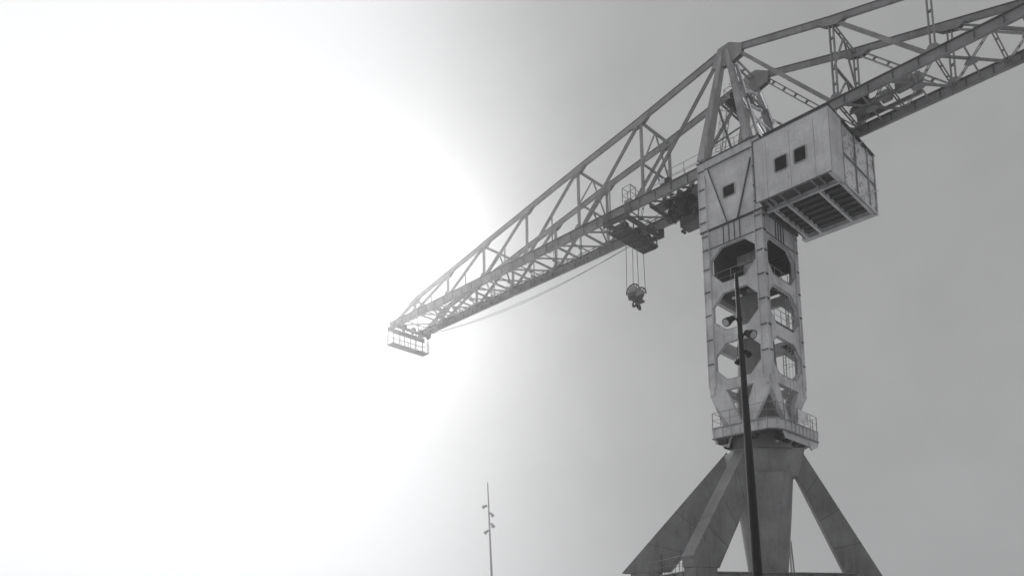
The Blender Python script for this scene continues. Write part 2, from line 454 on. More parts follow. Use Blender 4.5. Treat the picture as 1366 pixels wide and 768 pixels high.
# --- tower ---------------------------------------------------------------------
TX, TY = 2.3, 2.95
SW = 0.56
ZK, ZT = 19.3, 31.6
tw = MB()
for sx in (-1, 1):
    for sy in (-1, 1):
        # L-shaped corner post with lips along its edges
        cx, cy = sx*TX, sy*TY
        xa, xb = sorted((cx, cx-sx*SW)); ya, yb = sorted((cy-sy*0.05, cy-sy*0.15))
        tw.box(xa, xb, ya, yb, ZK, ZT)
        ya2, yb2 = sorted((cy-sy*0.15, cy-sy*SW)); xa2, xb2 = sorted((cx-sx*0.05, cx-sx*0.15))
        tw.box(xa2, xb2, ya2, yb2, ZK, ZT)
tower = tw.build('tower', M['steel'], crane)
for sx in (-1, 1):
    for sy in (-1, 1):
        cx, cy = sx*TX, sy*TY
        # lips
        def lip(x0, x1, y0, y1, z0, z1):
            MB().box(min(x0, x1), max(x0, x1), min(y0, y1), max(y0, y1), z0, z1).build('edge_lip', M['steel'], tower)
        lip(cx, cx-sx*0.045, cy, cy-sy*0.049, ZK+0.1, ZT)
        lip(cx-sx*SW, cx-sx*(SW-0.04), cy+sy*0.03, cy-sy*0.049, ZK+0.1, ZT)
        lip(cx-sx*0.049, cx+sx*0.03, cy-sy*SW, cy-sy*(SW-0.04), ZK+0.1, ZT)
        for z in (31.25, 30.16, 28.6, 26.8, 24.95, 23.04, 21.15):
            lo = MB().box(min(cx-sx*0.046, cx-sx*(SW-0.041)), max(cx-sx*0.046, cx-sx*(SW-0.041)), min(cy+sy*0.05, cy-sy*0.051), max(cy+sy*0.05, cy-sy*0.051), z-0.025, z+0.025)
            lo.build('stiffener', M['trim'], tower)
            lo = MB().box(min(cx+sx*0.05, cx-sx*0.051), max(cx+sx*0.05, cx-sx*0.051), min(cy-sy*0.05, cy-sy*(SW-0.041)), max(cy-sy*0.05, cy-sy*(SW-0.041)), z-0.025, z+0.025)
            lo.build('stiffener', M['trim'], tower)
def oct_panel(hw, z0, z1, ow, fw, oz0, oz1, fz0, fz1, th, place):
    """rectangular plate with an octagonal opening; place maps (s, depth, z) to world"""
    O = [(-fw, oz1), (fw, oz1), (ow, fz1), (ow, fz0), (fw, oz0), (-fw, oz0), (-ow, fz0), (-ow, fz1)]
    Q = [(-fw, z1), (fw, z1), (hw, z1), (hw, fz1), (hw, fz0), (hw, z0), (fw, z0), (-fw, z0), (-hw, z0), (-hw, fz0), (-hw, fz1), (-hw, z1)]
    vs = []
    for dep in (0, th):
        vs += [place(s, dep, z) for s, z in O]+[place(s, dep, z) for s, z in Q]
    F = [(8, 9, 1, 0), (9, 10, 11, 2, 1), (11, 12, 3, 2), (12, 13, 14, 4, 3), (14, 15, 5, 4), (15, 16, 17, 6, 5), (17, 18, 7, 6), (18, 19, 8, 0, 7)]
    fs = [f for f in F]+[tuple(i+20 for i in reversed(f)) for f in F]
    fs += [(i, (i+1) % 8, 20+(i+1) % 8, 20+i) for i in range(8)]
    fs += [(8+(i+1) % 12, 8+i, 28+i, 28+(i+1) % 12) for i in range(12)]
    return MB().add(vs, fs), O
CELLS = [(26.8, 30.16, 27.17, 30.0, 28.12, 29.22), (22.97, 26.797, 23.48, 26.4, 24.32, 25.5), (19.3, 22.967, 19.72, 22.5, 20.6, 21.66)]
faces = []
for s in (-1, 1):
    faces.append((lambda a, d, z, s=s: V((-a*s, s*(TY-0.09-d), z)), TX-SW-0.002, 1.66, 0.86))
    faces.append((lambda a, d, z, s=s: V((s*(TX-0.09-d), a*s, z)), TY-SW-0.002, 2.36, 1.4))
for place, hw, ow, fw in faces:
    for (z0, z1, oz0, oz1, fz0, fz1) in CELLS:
        mb, O = oct_panel(hw, z0, z1, ow, fw, oz0, oz1, fz0, fz1, 0.24, place)
        pn = mb.build('octagon_panel', M['steel'], tower)
        # edge bar round the opening
        rim = MB()
        for i in range(8):
            a, b = O[i], O[(i+1) % 8]
            rim.beam(place(a[0], -0.01, a[1]), place(b[0], -0.01, b[1]), 0.035, 0.03)
        rim.build('opening_rim', M['steel2'], tower)
    # plain plate above the openings
    mb = MB(); q = [place(-hw, 0, 30.163), place(hw, 0, 30.163), place(hw, 0, 31.6), place(-hw, 0, 31.6)]
    mb.prism(q, place(0, 0.3, 0)-place(0, 0, 0)); mb.build('plate', M['steel'], tower)
    for z in (30.16, 31.6):
        MB().beam(place(-hw, -0.03, z), place(hw, -0.03, z), 0.06, 0.05).build('horizontal_rib', M['trim'], tower)
    for a in (-0.62, -0.2, 0.22, 0.64):
        MB().beam(place(a, -0.03, 30.19), place(a, -0.03, 31.57), 0.06, 0.045, place(1, 0, 0)-place(0, 0, 0)).build('vertical_rib', M['trim'], tower)
    # V legs below the knee
    HWf = hw+SW
    for s in (-1, 1):
        inw = place(0, 0.3, 0)-place(0, 0, 0)
        fr = hw < 2
        it, ob, ib = (1.05, 0.92, 0.02) if fr else (1.7, 0.72, 0.02)
        P = [place(s*HWf, 0.01, 19.296), place(s*it, 0.01, 18.98), place(s*ib, 0.01, PZ+0.02), place(s*ob, 0.01, PZ+0.02), place(s*HWf, 0.01, 18.8)]
        MB().prism(P, inw).build('tower_leg', M['steel'], tower, bevel=0.015)
        for (q0, q1) in ((P[1], P[2]), (P[4], P[3])):
            MB().beam(q0+inw*0.5, q1+inw*0.5, 0.34, 0.05, place(1, 0, 0)-place(0, 0, 0)).build('leg_flange', M['steel'], tower)
    P = [place(-HWf*0.8, 0.004, 18.99), place(HWf*0.8, 0.004, 18.99), place(HWf, 0.004, 19.298), place(-HWf, 0.004, 19.298)]
    MB().prism(P, place(0, 0.4, 0)-place(0, 0, 0)).build('knee_beam', M['steel'], tower)
# inner floors, ladder and landings
def floor_at(x0, x1, y0, y1, z, mat='mid', nm='inner_floor'):
    f = MB().box(x0, x1, y0, y1, z, z+0.06)
    for i in range(4):
        yy = y0+(y1-y0)*(i+0.5)/4
        f.box(x0+.02, x1-.02, yy-0.04, yy+0.04, z-0.14, z-0.002)
    return f.build(nm, M[mat], tower)
floor_at(-1.0, 1.75, -2.4, 2.4, 27.28, 'dark')  # near-black floor, so the top cell reads unlit
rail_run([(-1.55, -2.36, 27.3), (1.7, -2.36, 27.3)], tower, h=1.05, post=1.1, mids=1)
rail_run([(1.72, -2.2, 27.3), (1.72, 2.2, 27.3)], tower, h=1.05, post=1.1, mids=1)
MB().box(-1.8, 1.8, -2.45, 2.45, 30.3, 30.45).build('ceiling_plate', M['dark'], tower)  # near-black ceiling paints shade into the top cell
MB().box(-1.78, -1.5, -2.3, 2.3, 26.7, 30.2).build('inner_bulkhead', M['dark'], tower)  # near-black plate with the shade of the top cell painted in
MB().box(-1.45, 1.75, 2.5, 2.6, 28.7, 30.25).build('inner_bulkhead', M['dark'], tower)  # plate added to darken the view through the top opening
floor_at(1.7, 2.05, -2.2, 2.2, 26.5)
floor_at(1.72, 2.2, -1.6, 1.9, 23.6)
rail_run([(2.15, -1.5, 23.66), (2.15, 1.8, 23.66)], tower, h=1.0, post=1.1)
rail_run([(-1.75, -2.3, 23.5), (-1.75, 2.3, 23.5)], tower, h=0.9, post=1.2)
floor_at(1.72, 2.2, 0.2, 2.2, 22.2)
def ladder(p, q, side, parent, w=0.45, cage=True, mat=None, step=0.3, out=None):
    p, q, side = V(p), V(q), V(side).normalized(); mat = mat or M['rail']
    m = MB()
    for s in (-1, 1): m.beam(p+side*s*w/2, q+side*s*w/2, 0.05, 0.05)
    m.build('ladder_stringers', mat, parent)
    L = (q-p).length; d = (q-p).normalized(); n = int(L/step)
    m = MB()
    for i in range(1, n): m.tube(p+d*step*i-side*w/2, p+d*step*i+side*w/2, 0.016, n=5)
    m.build('ladder_rungs', mat, parent, kind='stuff')
    if cage:
        out = V(out).normalized()
        k = 0
        while 2.2+k*1.1 < L:
            c = p+d*(2.2+k*1.1); m = MB()
            arc = [c+side*(0.36*math.cos(t))+out*(0.7*math.sin(t)) for t in [math.pi*i/8 for i in range(9)]]
            m.path(arc, 0.02, 5); m.build('cage_hoop', mat, parent); k += 1
        m = MB()
        for t in (math.pi*0.2, math.pi*0.5, math.pi*0.8):
            o = side*(0.36*math.cos(t))+out*(0.7*math.sin(t))
            m.tube(p+d*2.2+o, q+o, 0.014, n=5)
        m.build('cage_bars', mat, parent)
ladder((1.95, 0.25, PZ), (1.95, 0.25, 22.2), (0, 1, 0), tower, out=(1, 0, 0))
ladder((1.9, 1.3, 22.2), (1.9, 1.3, 26.5), (0, 1, 0), tower, out=(1, 0, 0))
MB().box(-0.6, 0.1, -2.1, -1.9, 26.05, 26.18).build('strip_light', M['white'], tower)

# --- upper tower house -----------------------------------------------------------
HX, HY = 2.4, 3.0
HZ0, HZ1 = 31.65, 37.36
hs = MB()
hs.box(-HX+0.56, HX-0.56, -HY+0.1, -HY+0.2, HZ0, HZ1-0.45)
hs.box(-HX+0.56, HX-0.56, HY-0.2, HY-0.1, HZ0, HZ1-0.45)
hs.box(-HX+0.1, -HX+0.2, -HY+0.56, HY-0.56, HZ0, HZ1-2.0)
hs.box(HX-0.2, HX-0.1, -HY+0.56, HY-0.56, HZ0, HZ1-0.45)
house = hs.build('tower_house', M['house'], crane)
for sx in (-1, 1):
    for sy in (-1, 1):
        cx, cy = sx*HX, sy*HY
        m = MB()
        xa, xb = sorted((cx, cx-sx*0.6)); ya, yb = sorted((cy-sy*0.06, cy-sy*0.16)); m.box(xa, xb, ya, yb, HZ0, HZ1-0.02)
        xa, xb = sorted((cx-sx*0.06, cx-sx*0.16)); ya, yb = sorted((cy-sy*0.16, cy-sy*0.6)); m.box(xa, xb, ya, yb, HZ0, HZ1-0.02)
        xa, xb = sorted((cx, cx-sx*0.05)); ya, yb = sorted((cy, cy-sy*0.059)); m.box(xa, xb, ya, yb, HZ0, HZ1-0.02)
        xa, xb = sorted((cx-sx*0.56, cx-sx*0.6)); ya, yb = sorted((cy+sy*0.03, cy-sy*0.059)); m.box(xa, xb, ya, yb, HZ0, HZ1-0.02)
        m.build('corner_post', M['house'], house)
        for z in (36.6, 35.1, 33.6, 32.4):
            xa, xb = sorted((cx-sx*0.051, cx-sx*0.559)); ya, yb = sorted((cy+sy*0.05, cy-sy*0.061))
            MB().box(xa, xb, ya, yb, z-0.022, z+0.022).build('stiffener', M['trim'], house)
for sy in (-1, 1):
    y = sy*HY
    ya, yb = sorted((y+sy*0.05, y-sy*0.1))
    MB().box(-HX-0.04, HX+0.04, ya, yb, HZ1-0.07, HZ1).build('top_flange', M['trim'], house)
    ya, yb = sorted((y-sy*0.03, y-sy*0.12))
    MB().box(-HX+0.6, HX-0.6, ya, yb, HZ1-0.72, HZ1-0.07).build('ring_girder', M['house'], house)
    ya, yb = sorted((y+sy*0.04, y-sy*0.03))
    MB().box(-HX+0.6, HX-0.6, ya, yb, HZ1-0.76, HZ1-0.70).build('bottom_flange', M['trim'], house)
    ya, yb = sorted((y+sy*0.02, y-sy*0.1))
    MB().box(-HX, HX, ya, yb, HZ0-0.03, HZ0+0.04).build('bottom_flange', M['trim'], house)
    # V bracing on the outside of the plate
    MB().beam((-1.72, y-sy*0.03, 36.55), (-0.42, y-sy*0.03, HZ0+0.05), 0.34, 0.12, (0, sy, 0)).build('brace', M['house'], house)
    MB().beam((-1.55, y-sy*0.02, 36.55), (-0.25, y-sy*0.02, HZ0+0.05), 0.05, 0.12, (0, sy, 0)).build('brace_flange', M['trim'], house)
    MB().beam((1.74, y-sy*0.06, 35.9), (0.56, y-sy*0.06, HZ0+0.05), 0.10, 0.10, (0, sy, 0)).build('brace', M['trim'], house)
for sx in (-1, 1):
    x = sx*HX
    xa, xb = sorted((x+sx*0.05, x-sx*0.1))
    MB().box(xa, xb, -HY+0.101, HY-0.101, HZ1-0.07, HZ1).build('top_flange', M['trim'], house)
    xa, xb = sorted((x+sx*0.02, x-sx*0.1))
    MB().box(xa, xb, -HY+0.101, HY-0.101, HZ0-0.03, HZ0+0.04).build('bottom_flange', M['trim'], house)
rf = MB().box(-HX+0.1, HX-0.1, -HY+0.1, HY-0.1, HZ1-0.5, HZ1-0.42).build('roof_plate', M['mid'], house)
def window(x0, x1, z0, z1, y, parent, depth=0.05):
    """dark pane set in a raised rubber frame on a wall facing -y"""
    c = 0.09
    O = [(x0+c, z0), (x1-c, z0), (x1, z0+c), (x1, z1-c), (x1-c, z1), (x0+c, z1), (x0, z1-c), (x0, z0+c)]
    w = MB().prism([V((x, y-0.012, z)) for x, z in O], (0, 0.02, 0)).build('window', M['glass'], parent)
    return w, O
w, O = window(-0.47, 0.46, 33.66, 34.58, -HY+0.1, house)
def win_frame(O, y, parent):
    fm = MB()
    for i in range(len(O)):
        a, b = O[i], O[(i+1) % len(O)]
        fm.beam((a[0], y-0.012, a[1]), (b[0], y-0.012, b[1]), 0.07, 0.09)
    fm.build('window_frame', M['steel2'], parent)
win_frame(O, -HY+0.1, house)
rail_run([(-1.7, -2.6, HZ1), (1.5, -2.6, HZ1)], house, h=1.0, post=1.1)
rail_run([(-1.7, 2.6, HZ1), (1.7, 2.6, HZ1)], house, h=1.0, post=1.1)

# --- machinery house ----------------------------------------------------------------
CX0, CX1, CY, CZ0, CZ1 = 2.46, 7.55, 4.12, 31.45, 36.10
mh = MB()
mh.box(CX0, CX1, -CY, -CY+0.08, CZ0, CZ1)
mh.box(CX0, CX1, CY-0.08, CY, CZ0, CZ1)
mh.box(CX0, CX0+0.08, -CY+0.08, CY-0.08, CZ0+0.3, CZ1)
mh.box(CX1-0.3, CX1-0.22, -CY+0.08, CY-0.08, CZ0, CZ1)
mach = mh.build('machinery_house', M['house'], crane)
MB().box(CX0-0.02, CX1+0.06, -CY-0.06, CY+0.06, CZ1, CZ1+0.07).build('roof', M['trim'], mach)
MB().box(CX0, CX1, -CY-0.012, -CY-0.001, CZ1-0.36, CZ1-0.33).build('seam_strip', M['house'], mach)
for x in (CX1-0.16,):
    MB().box(x, x+0.025, -CY-0.012, -CY-0.001, CZ0+0.04, CZ1-0.02).build('seam_strip', M['house'], mach)
MB().box(CX0-0.03, CX0+0.04, -CY-0.03, -CY-0.001, CZ0, CZ1-0.002).build('corner_angle', M['trim'], mach)
MB().box(CX1-0.03, CX1+0.012, -CY-0.02, -CY-0.001, CZ0, CZ1-0.002).build('corner_angle', M['steel2'], mach)
MB().box(CX0+0.041, CX1-0.031, -CY-0.025, -CY-0.001, CZ0-0.03, CZ0+0.03).build('corner_angle', M['trim'], mach)
for x in (3.35, 4.95, 6.55):
    MB().box(x-0.012, x+0.012, -CY-0.010, -CY-0.001, CZ0+0.031, CZ1-0.361).build('seam_strip', M['steel2'], mach)
for (x0, x1) in ((3.9, 4.77), (5.21, 6.03)):
    w, O = window(x0, x1, 33.04, 34.1, -CY, mach)
    win_frame(O, -CY, mach)
# end wall: solid corner plate, then sheeted bays in a frame
MB().box(CX1-0.1, CX1, -CY+0.081, -2.05, CZ0, CZ1-0.003).build('end_plate', M['house'], mach)
MB().box(CX1-0.03, CX1+0.03, -2.05, -1.95, CZ0-0.02, CZ1-0.003).build('end_post', M['steel2'], mach)
MB().box(CX1-0.03, CX1+0.03, CY-0.14, CY-0.04, CZ0+0.01, CZ1-0.003).build('end_post', M['house'], mach)
MB().box(CX1-0.03, CX1+0.025, 0.32, 0.40, CZ0+0.13, CZ1-0.003).build('end_post', M['steel2'], mach)
MB().box(CX1-0.03, CX1+0.025, 2.66, 2.72, CZ0+0.13, CZ1-0.003).build('end_post', M['steel2'], mach)
MB().box(CX1-0.03, CX1+0.02, -1.95, CY-0.14, CZ0, CZ0+0.13).build('end_sill', M['house'], mach)
for (y0, y1) in ((-1.95, 0.32), (0.40, 2.66), (2.72, CY-0.14)):
    MB().box(CX1-0.02, CX1+0.018, y0+0.002, y1-0.002, 33.68, 33.75).build('end_rail', M['steel2'], mach)
    for (z0, z1) in ((CZ0+0.135, 33.67), (33.76, CZ1-0.1)):
        nx, nz = 10, 10
        vs, fs = [], []
        for j in range(nz+1):
            for i in range(nx+1):
                e = 0 if i in (0, nx) or j in (0, nz) else 1
                vs.append((CX1-0.06+e*random.uniform(-0.07, 0.06), y0+(y1-y0)*i/nx, z0+(z1-z0)*j/nz))
        for j in range(nz):
            for i in range(nx):
                k = j*(nx+1)+i; fs.append((k, k+1, k+nx+2, k+nx+1))
        sh = MB().add(vs, fs).build('plastic_sheet', M['sheet'], mach, smooth=True, label='crumpled pale sheeting in the end wall')
        so = sh.modifiers.new('solid', 'SOLIDIFY'); so.thickness = 0.01
MB().beam((CX1+0.035, -1.9, 33.9), (CX1+0.035, 1.6, 36.0), 0.05, 0.5, (1, 0, 0)).build('sheet_strap', M['house'], mach)
MB().beam((CX1+0.035, 1.2, 31.8), (CX1+0.035, 3.9, 33.2), 0.05, 0.4, (1, 0, 0)).build('sheet_strap', M['house'], mach)
# underside: edge beams, cross beams and ribs
und = MB().box(CX0, CX1-0.31, -CY+0.081, CY-0.081, CZ0+0.30, CZ0+0.36).build('floor_plate', M['mid'], mach)
MB().ibeam((CX0, -2.35, CZ0+0.12), (CX1-0.1, -2.35, CZ0+0.12), 0.18, 0.34).build('floor_beam', M['steel'], mach)
MB().ibeam((CX0, 3.55, CZ0+0.12), (CX1-0.1, 3.55, CZ0+0.12), 0.18, 0.34).build('floor_beam', M['steel'], mach)
for x in (2.9, 3.87, 6.0):
    MB().ibeam((x, -2.24, CZ0+0.1), (x, 3.44, CZ0+0.1), 0.16, 0.30).build('cross_beam', M['steel'], mach)
for x in (2.95, 3.3, 3.95, 4.95, 6.1, 6.6):
    MB().beam((x, -CY+0.09, CZ0+0.17), (x, -2.46, CZ0+0.17), 0.06, 0.22).build('floor_rib', M['steel2'], mach)
for y in (-1.4, -0.55, 0.3, 1.15, 2.0, 2.8):
    for x0, x1 in ((2.98, 3.79), (3.95, 5.92), (6.08, 7.2)):
        MB().beam((x0, y, CZ0+0.2), (x1, y, CZ0+0.2), 0.16, 0.16).build('floor_rib', M['mid'], mach)
MB().box(CX1-0.2, CX1-0.101, -CY+0.1, CY-0.1, CZ0-0.05, CZ0+0.28).build('edge_beam', M['house'], mach)
MB().box(CX0, CX1-0.21, CY-0.4, CY-0.09, CZ0-0.03, CZ0+0.26).build('edge_beam', M['steel'], mach)

# --- A-frame --------------------------------------------------------------------------
GN = (-0.6, -0.77, -0.12)   # turns the added mirror strips toward the bright sky for highlights
AP = {-1: V((-0.13, -2.19, 46.0)), 1: V((-0.13, 2.19, 46.0))}
APOLY = [(-1.15, 45.0), (-0.55, 46.35), (0.35, 46.4), (1.35, 45.7), (1.25, 44.9), (0.2, 44.6)]
aframe = MB().prism([(x, -2.41, z) for x, z in APOLY], (0, 0.05, 0)).build('apex_frame', M['lattice'], crane)
for y in (-2.02, 1.97, 2.36):
    MB().prism([(x, y, z) for x, z in APOLY], (0, 0.05, 0)).build('apex_plate', M['lattice'], aframe)
for s in (-1, 1):
    a = AP[s]
    MB().beam(a+V((-0.12, 0, 0.05)), (-1.95, s*2.78, HZ1), 0.34, 0.55, (0, 1, 0), 0.62, 1.05).build('frame_leg', M['steel2'], aframe, bevel=0.02)
    MB().beam(a+V((0.2, 0, 0.05)), (1.62, s*2.78, HZ1), 0.34, 0.42, (0, 1, 0), 0.5, 0.72).build('frame_leg', M['steel2'], aframe, bevel=0.02)
    # added mirror strips and stubs by the rear leg, reflecting bright sky as highlights
    dx_ = 0.95 if s < 0 else 0.72
    p, q = a+V((dx_, -0.1, -1.75)), V((2.12+dx_-0.72, s*2.78-0.12, HZ1+0.1))
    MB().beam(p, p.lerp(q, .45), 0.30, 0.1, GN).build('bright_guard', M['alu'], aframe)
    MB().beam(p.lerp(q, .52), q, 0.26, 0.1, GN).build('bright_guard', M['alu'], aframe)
    for f in (0.36, 0.60):
        b_ = p.lerp(q, f)
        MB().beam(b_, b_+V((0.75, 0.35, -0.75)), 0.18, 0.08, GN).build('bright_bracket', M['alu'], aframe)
MB().laced(AP[-1]+V((0.1, .2, -0.1)), AP[1]+V((0.1, -.2, -0.1)), 0.4, 0.22).build('apex_strut', M['lattice'], aframe)
pn, pf = V((0.75, -2.45, 42.6)), V((0.75, 2.45, 42.6))
MB().laced(pn, pf, 0.34, 0.2).build('cross_strut', M['lattice'], aframe)
MB().beam(pn, (1.5, 2.7, 38.2), 0.16, 0.12, GN).build('cross_brace', M['alu'], aframe)  # added mirror brace, turned to reflect the bright sky
MB().beam((1.6, -2.7, 38.2), pf, 0.16, 0.12, GN).build('cross_brace', M['alu'], aframe)  # second added mirror brace, crossing the first
MB().beam((1.2, -2.6, 40.6), (1.2, 2.6, 40.6), 0.14, 0.12, GN).build('cross_strut', M['alu'], aframe)  # added mirror strut, turned to the sky like the braces
qn, qf = V((-0.95, -2.45, 42.6)), V((-0.95, 2.45, 42.6))
MB().laced(qn, qf, 0.3, 0.2).build('cross_strut', M['lattice'], aframe)
MB().beam(qn, (-1.7, 2.7, 38.4), 0.14, 0.14).build('cross_brace', M['lattice'], aframe)
MB().beam((-1.7, -2.7, 38.4), qf, 0.14, 0.14).build('cross_brace', M['lattice'], aframe)
gl = MB().box(-0.95, 0.6, -0.9, 0.9, 42.85, 42.93).build('gallery', M['dark'], aframe)
rail_run([(-0.95, -0.9, 42.93), (0.6, -0.9, 42.93), (0.6, 0.9, 42.93), (-0.95, 0.9, 42.93), (-0.95, -0.9, 42.93)], aframe, h=1.0, post=0.9)
MB().lathe((-0.3, -0.5, 43.5), (0, 1, 0), [(0, 0.42), (0.1, 0.5), (0.2, 0.42), (0.8, 0.42), (0.9, 0.5), (1.0, 0.42)], 20).build('sheave', M['dark'], aframe)
ladder((-2.0, -0.2, HZ1), (-0.9, -0.2, 42.9), (0, 1, 0), aframe, out=(-1, 0, 0.2))
ladder((-1.0, 0.6, 42.9), (-0.35, 0.6, 45.9), (0, 1, 0), aframe, out=(-1, 0, 0.2))

# --- jib and counter jib -------------------------------------------------------------
YJ = 2.19
LC = 37.16          # lower chord centre
JN = [(-7.66, 44.45), (-14.32, 43.30), (-20.59, 42.10), (-26.5, 40.98), (-32.02, 39.92), (-37.6, 38.85)]
TIPX = -42.3
KN = [(7.46, 43.5), (13.12, 41.85), (18.9, 40.15), (24.6, 38.5)]
def lattice(name, nodes, x0, xend, laced_far, strut_at, sgn):
    root = MB()
    for s in (-1, 1):
        zb_ = -0.39 if sgn < 0 else -0.27
        root.beam((x0, s*YJ, LC+(0.36+zb_+0.03)/2), (xend, s*YJ, LC+(0.36+zb_+0.03)/2), 0.12, 0.36-zb_-0.03)
        root.beam((x0, s*YJ, LC+zb_), (xend, s*YJ, LC+zb_), 0.26, 0.06)
    part = root.build(name, M['lattice'], crane)
    for s in (-1, 1):
        MB().beam((x0, s*YJ, LC+0.40), (xend, s*YJ, LC+0.40), 0.34, 0.075).build('chord_flange', M['flange'], part)
    # stiffeners on the chord webs
    x = x0+sgn*1.2
    while (x-xend)*sgn < 0:
        for s in (-1, 1):
            for e in (-1, 1):
                MB().box(x-0.025, x+0.025, s*YJ+min(e*0.06, e*0.15), s*YJ+max(e*0.06, e*0.15), LC+(-0.318 if sgn < 0 else -0.235), LC+0.318).build('web_stiffener', M['flange'], part)
        x += sgn*1.45
    prev = V((-0.13, 0, 46.0))
    allx = [x0]
    for i, (nx, nz) in enumerate(nodes):
        for s in (-1, 1):
            o = V((0, s*YJ, 0))
            p, q = prev+o, V((nx, s*YJ, nz))
            hc_ = 0.46-0.02*i if sgn < 0 else 0.40
            MB().beam(p, q, 0.22, hc_).build('upper_chord', M['lattice'], part)
            up_ = frame(p, q, V((0, 0, 1)))[2]*(hc_/2+0.035)
            MB().beam(p+up_, q+up_, 0.30, 0.065).build('chord_flange', M['flange'], part)
            # gusset plate at the node, with sloping ends
            gs = MB()
            d = (q-p).normalized()
            for e in (-0.2, 0.17):
                a = V((nx, s*YJ+e, nz))
                gs.prism([a-d*0.95+V((0, 0, -0.1)), a-d*0.4+V((0, 0, -0.46)), a+d*0.5+V((0, 0, -0.5)), a+d*1.0+V((0, 0, -0.12)), a+d*0.9+V((0, 0, 0.1)), a-d*0.9+V((0, 0, 0.1))], (0, 0.03, 0))
            gs.build('gusset', M['lattice'], part)
            gs = MB()
            for e in (-0.2, 0.17):
                a = V((nx, s*YJ+e, LC+0.385))
                gs.prism([a+V((-0.42, 0, 0)), a+V((0.42, 0, 0)), a+V((0.2, 0, 0.36)), a+V((-0.2, 0, 0.36))], (0, 0.03, 0))
            gs.build('gusset', M['lattice'], part)
            vt = MB()
            (vt.laced if sgn > 0 else vt.beam)((nx, s*YJ, LC+0.38), (nx, s*YJ, nz-0.2), 0.3, 0.26, (0, 1, 0)) if sgn > 0 else vt.beam((nx, s*YJ, LC+0.36), (nx, s*YJ, nz-0.2), 0.20, 0.2, (0, 1, 0))
            vt.build('vertical_post', M['lattice'], part)
            if i == 0:
                dp = p+V((sgn*0.9, 0, -0.9)) if sgn < 0 else p+V((0.9, 0, -0.4))
            else:
                dp = p+V((sgn*0.35, 0, -0.35))
            dq = V((nx-sgn*0.35, s*YJ, LC+0.42))
            dg = MB()
            if s > 0 and laced_far: dg.laced(dp, dq, 0.34, 0.24, (0, 1, 0))
            else: dg.beam(dp, dq, 0.22, 0.24, (0, 1, 0)) if sgn > 0 else dg.laced(dp, dq, 0.24, 0.2, (0, 1, 0), t=0.085, step=0.7)
            dg.build('diagonal', M['lattice'], part)
        if i in strut_at:
            tz = nz-0.15
            H = tz-LC
            big = H > 4.5
            MB().laced((nx, -YJ+0.15, tz), (nx, YJ-0.15, tz), 0.22, 0.14).build('cross_strut', M['lattice'], part)
            zm = LC+H*0.47 if big else LC+0.6
            for s in (-1, 1):
                MB().beam((nx, s*0.06, tz-0.06), (nx, s*(YJ-0.14), zm+0.06), 0.11, 0.11).build('frame_brace', M['lattice'], part)
            if big:
                MB().beam((nx, -YJ+0.14, zm), (nx, YJ-0.14, zm), 0.14, 0.14).build('cross_strut', M['lattice'], part)
                for s in (-1, 1):
                    MB().beam((nx, s*0.06, zm-0.08), (nx, s*(YJ-0.14), LC+0.45), 0.11, 0.11).build('frame_brace', M['lattice'], part)
        allx.append((allx[-1]+nx)/2); allx.append(nx)
        prev = V((nx, 0, nz))
    # end diagonal
    for s in (-1, 1):
        e = xend-sgn*1.6 if sgn < 0 else xend-0.4
        MB().beam(prev+V((0, s*YJ, 0)), (e, s*YJ, LC+0.4), 0.26, 0.3, (0, 1, 0)).build('end_post', M['lattice'], part)
    # lower lateral bracing in half panels
    allx.append(xend-sgn*0.4)
    zb = LC+0.1
    for i, (xa, xb) in enumerate(zip(allx[:-1], allx[1:])):
        if sgn > 0 and i == 0: continue
        for s in (-1, 1):
            MB().laced((xa, -s*(YJ-0.15), zb), (xb, s*(YJ-0.15), zb+0.004*s), 0.17, 0.09, t=0.045, step=1.1).build('lateral_brace', M['lattice'], part)
        xm = (xa+xb)/2
        MB().beam((xm, -YJ+0.12, zb-0.1), (xm, YJ-0.12, zb-0.1), 0.08, 0.08).build('lateral_strut', M['lattice'], part)
        MB().laced((xb, -YJ+0.12, zb+0.02), (xb, YJ-0.12, zb+0.02), 0.2, 0.12, t=0.05, step=1.1).build('lateral_strut', M['lattice'], part)
        if abs(xb-xa) > 2:
            k_ = 1.0 if sgn > 0 else 0.6
            c = [(-0.42*k_, 0), (-0.2*k_, 0.36*k_), (0.2*k_, 0.36*k_), (0.42*k_, 0), (0.2*k_, -0.36*k_), (-0.2*k_, -0.36*k_)]
            MB().prism([(xm+u, v_, zb-0.2) for u, v_ in c], (0, 0, 0.04)).build('gusset', M['lattice'], part)
    if sgn < 0:
        for i, (xa, xb) in enumerate(zip(allx[:-1], allx[1:])):
            if abs(xb-xa) < 2: continue
            for s in (-1, 1):
                for f in (0.25, 0.75):
                    x = xa+(xb-xa)*f
                    MB().beam((x, s*(YJ-0.14), LC-0.28), (x+0.25*sgn, s*(YJ-1.1), LC+0.08), 0.05, 0.05).build('knee_strut', M['lattice'], part)
        for (x0_, z0_), (x1_, z1_) in zip(nodes[:-1], nodes[1:]):
            for s in (-1, 1):
                xm = x0_*0.5+x1_*0.5
                zm = LC+0.5*(z0_-LC)
                MB().beam((xm, s*YJ, zm-0.1), (xm, s*YJ, LC+0.37), 0.09, 0.09).build('sub_post', M['lattice'], part)
    return part, allx
jib, jx = lattice('jib', JN, -2.42, TIPX, False, (0, 1, 3, 5), -1)
cj, kx = lattice('counter_jib', KN, 2.42, 26.2, True, (0, 3), 1)
# counterweight at the far end of the counter jib
cw = MB()
for i in range(3): cw.box(24.2+i*0.7, 24.85+i*0.7, -2.0, 2.0, 34.4, 36.7)
cw.build('counterweight', M['mid'], cj)
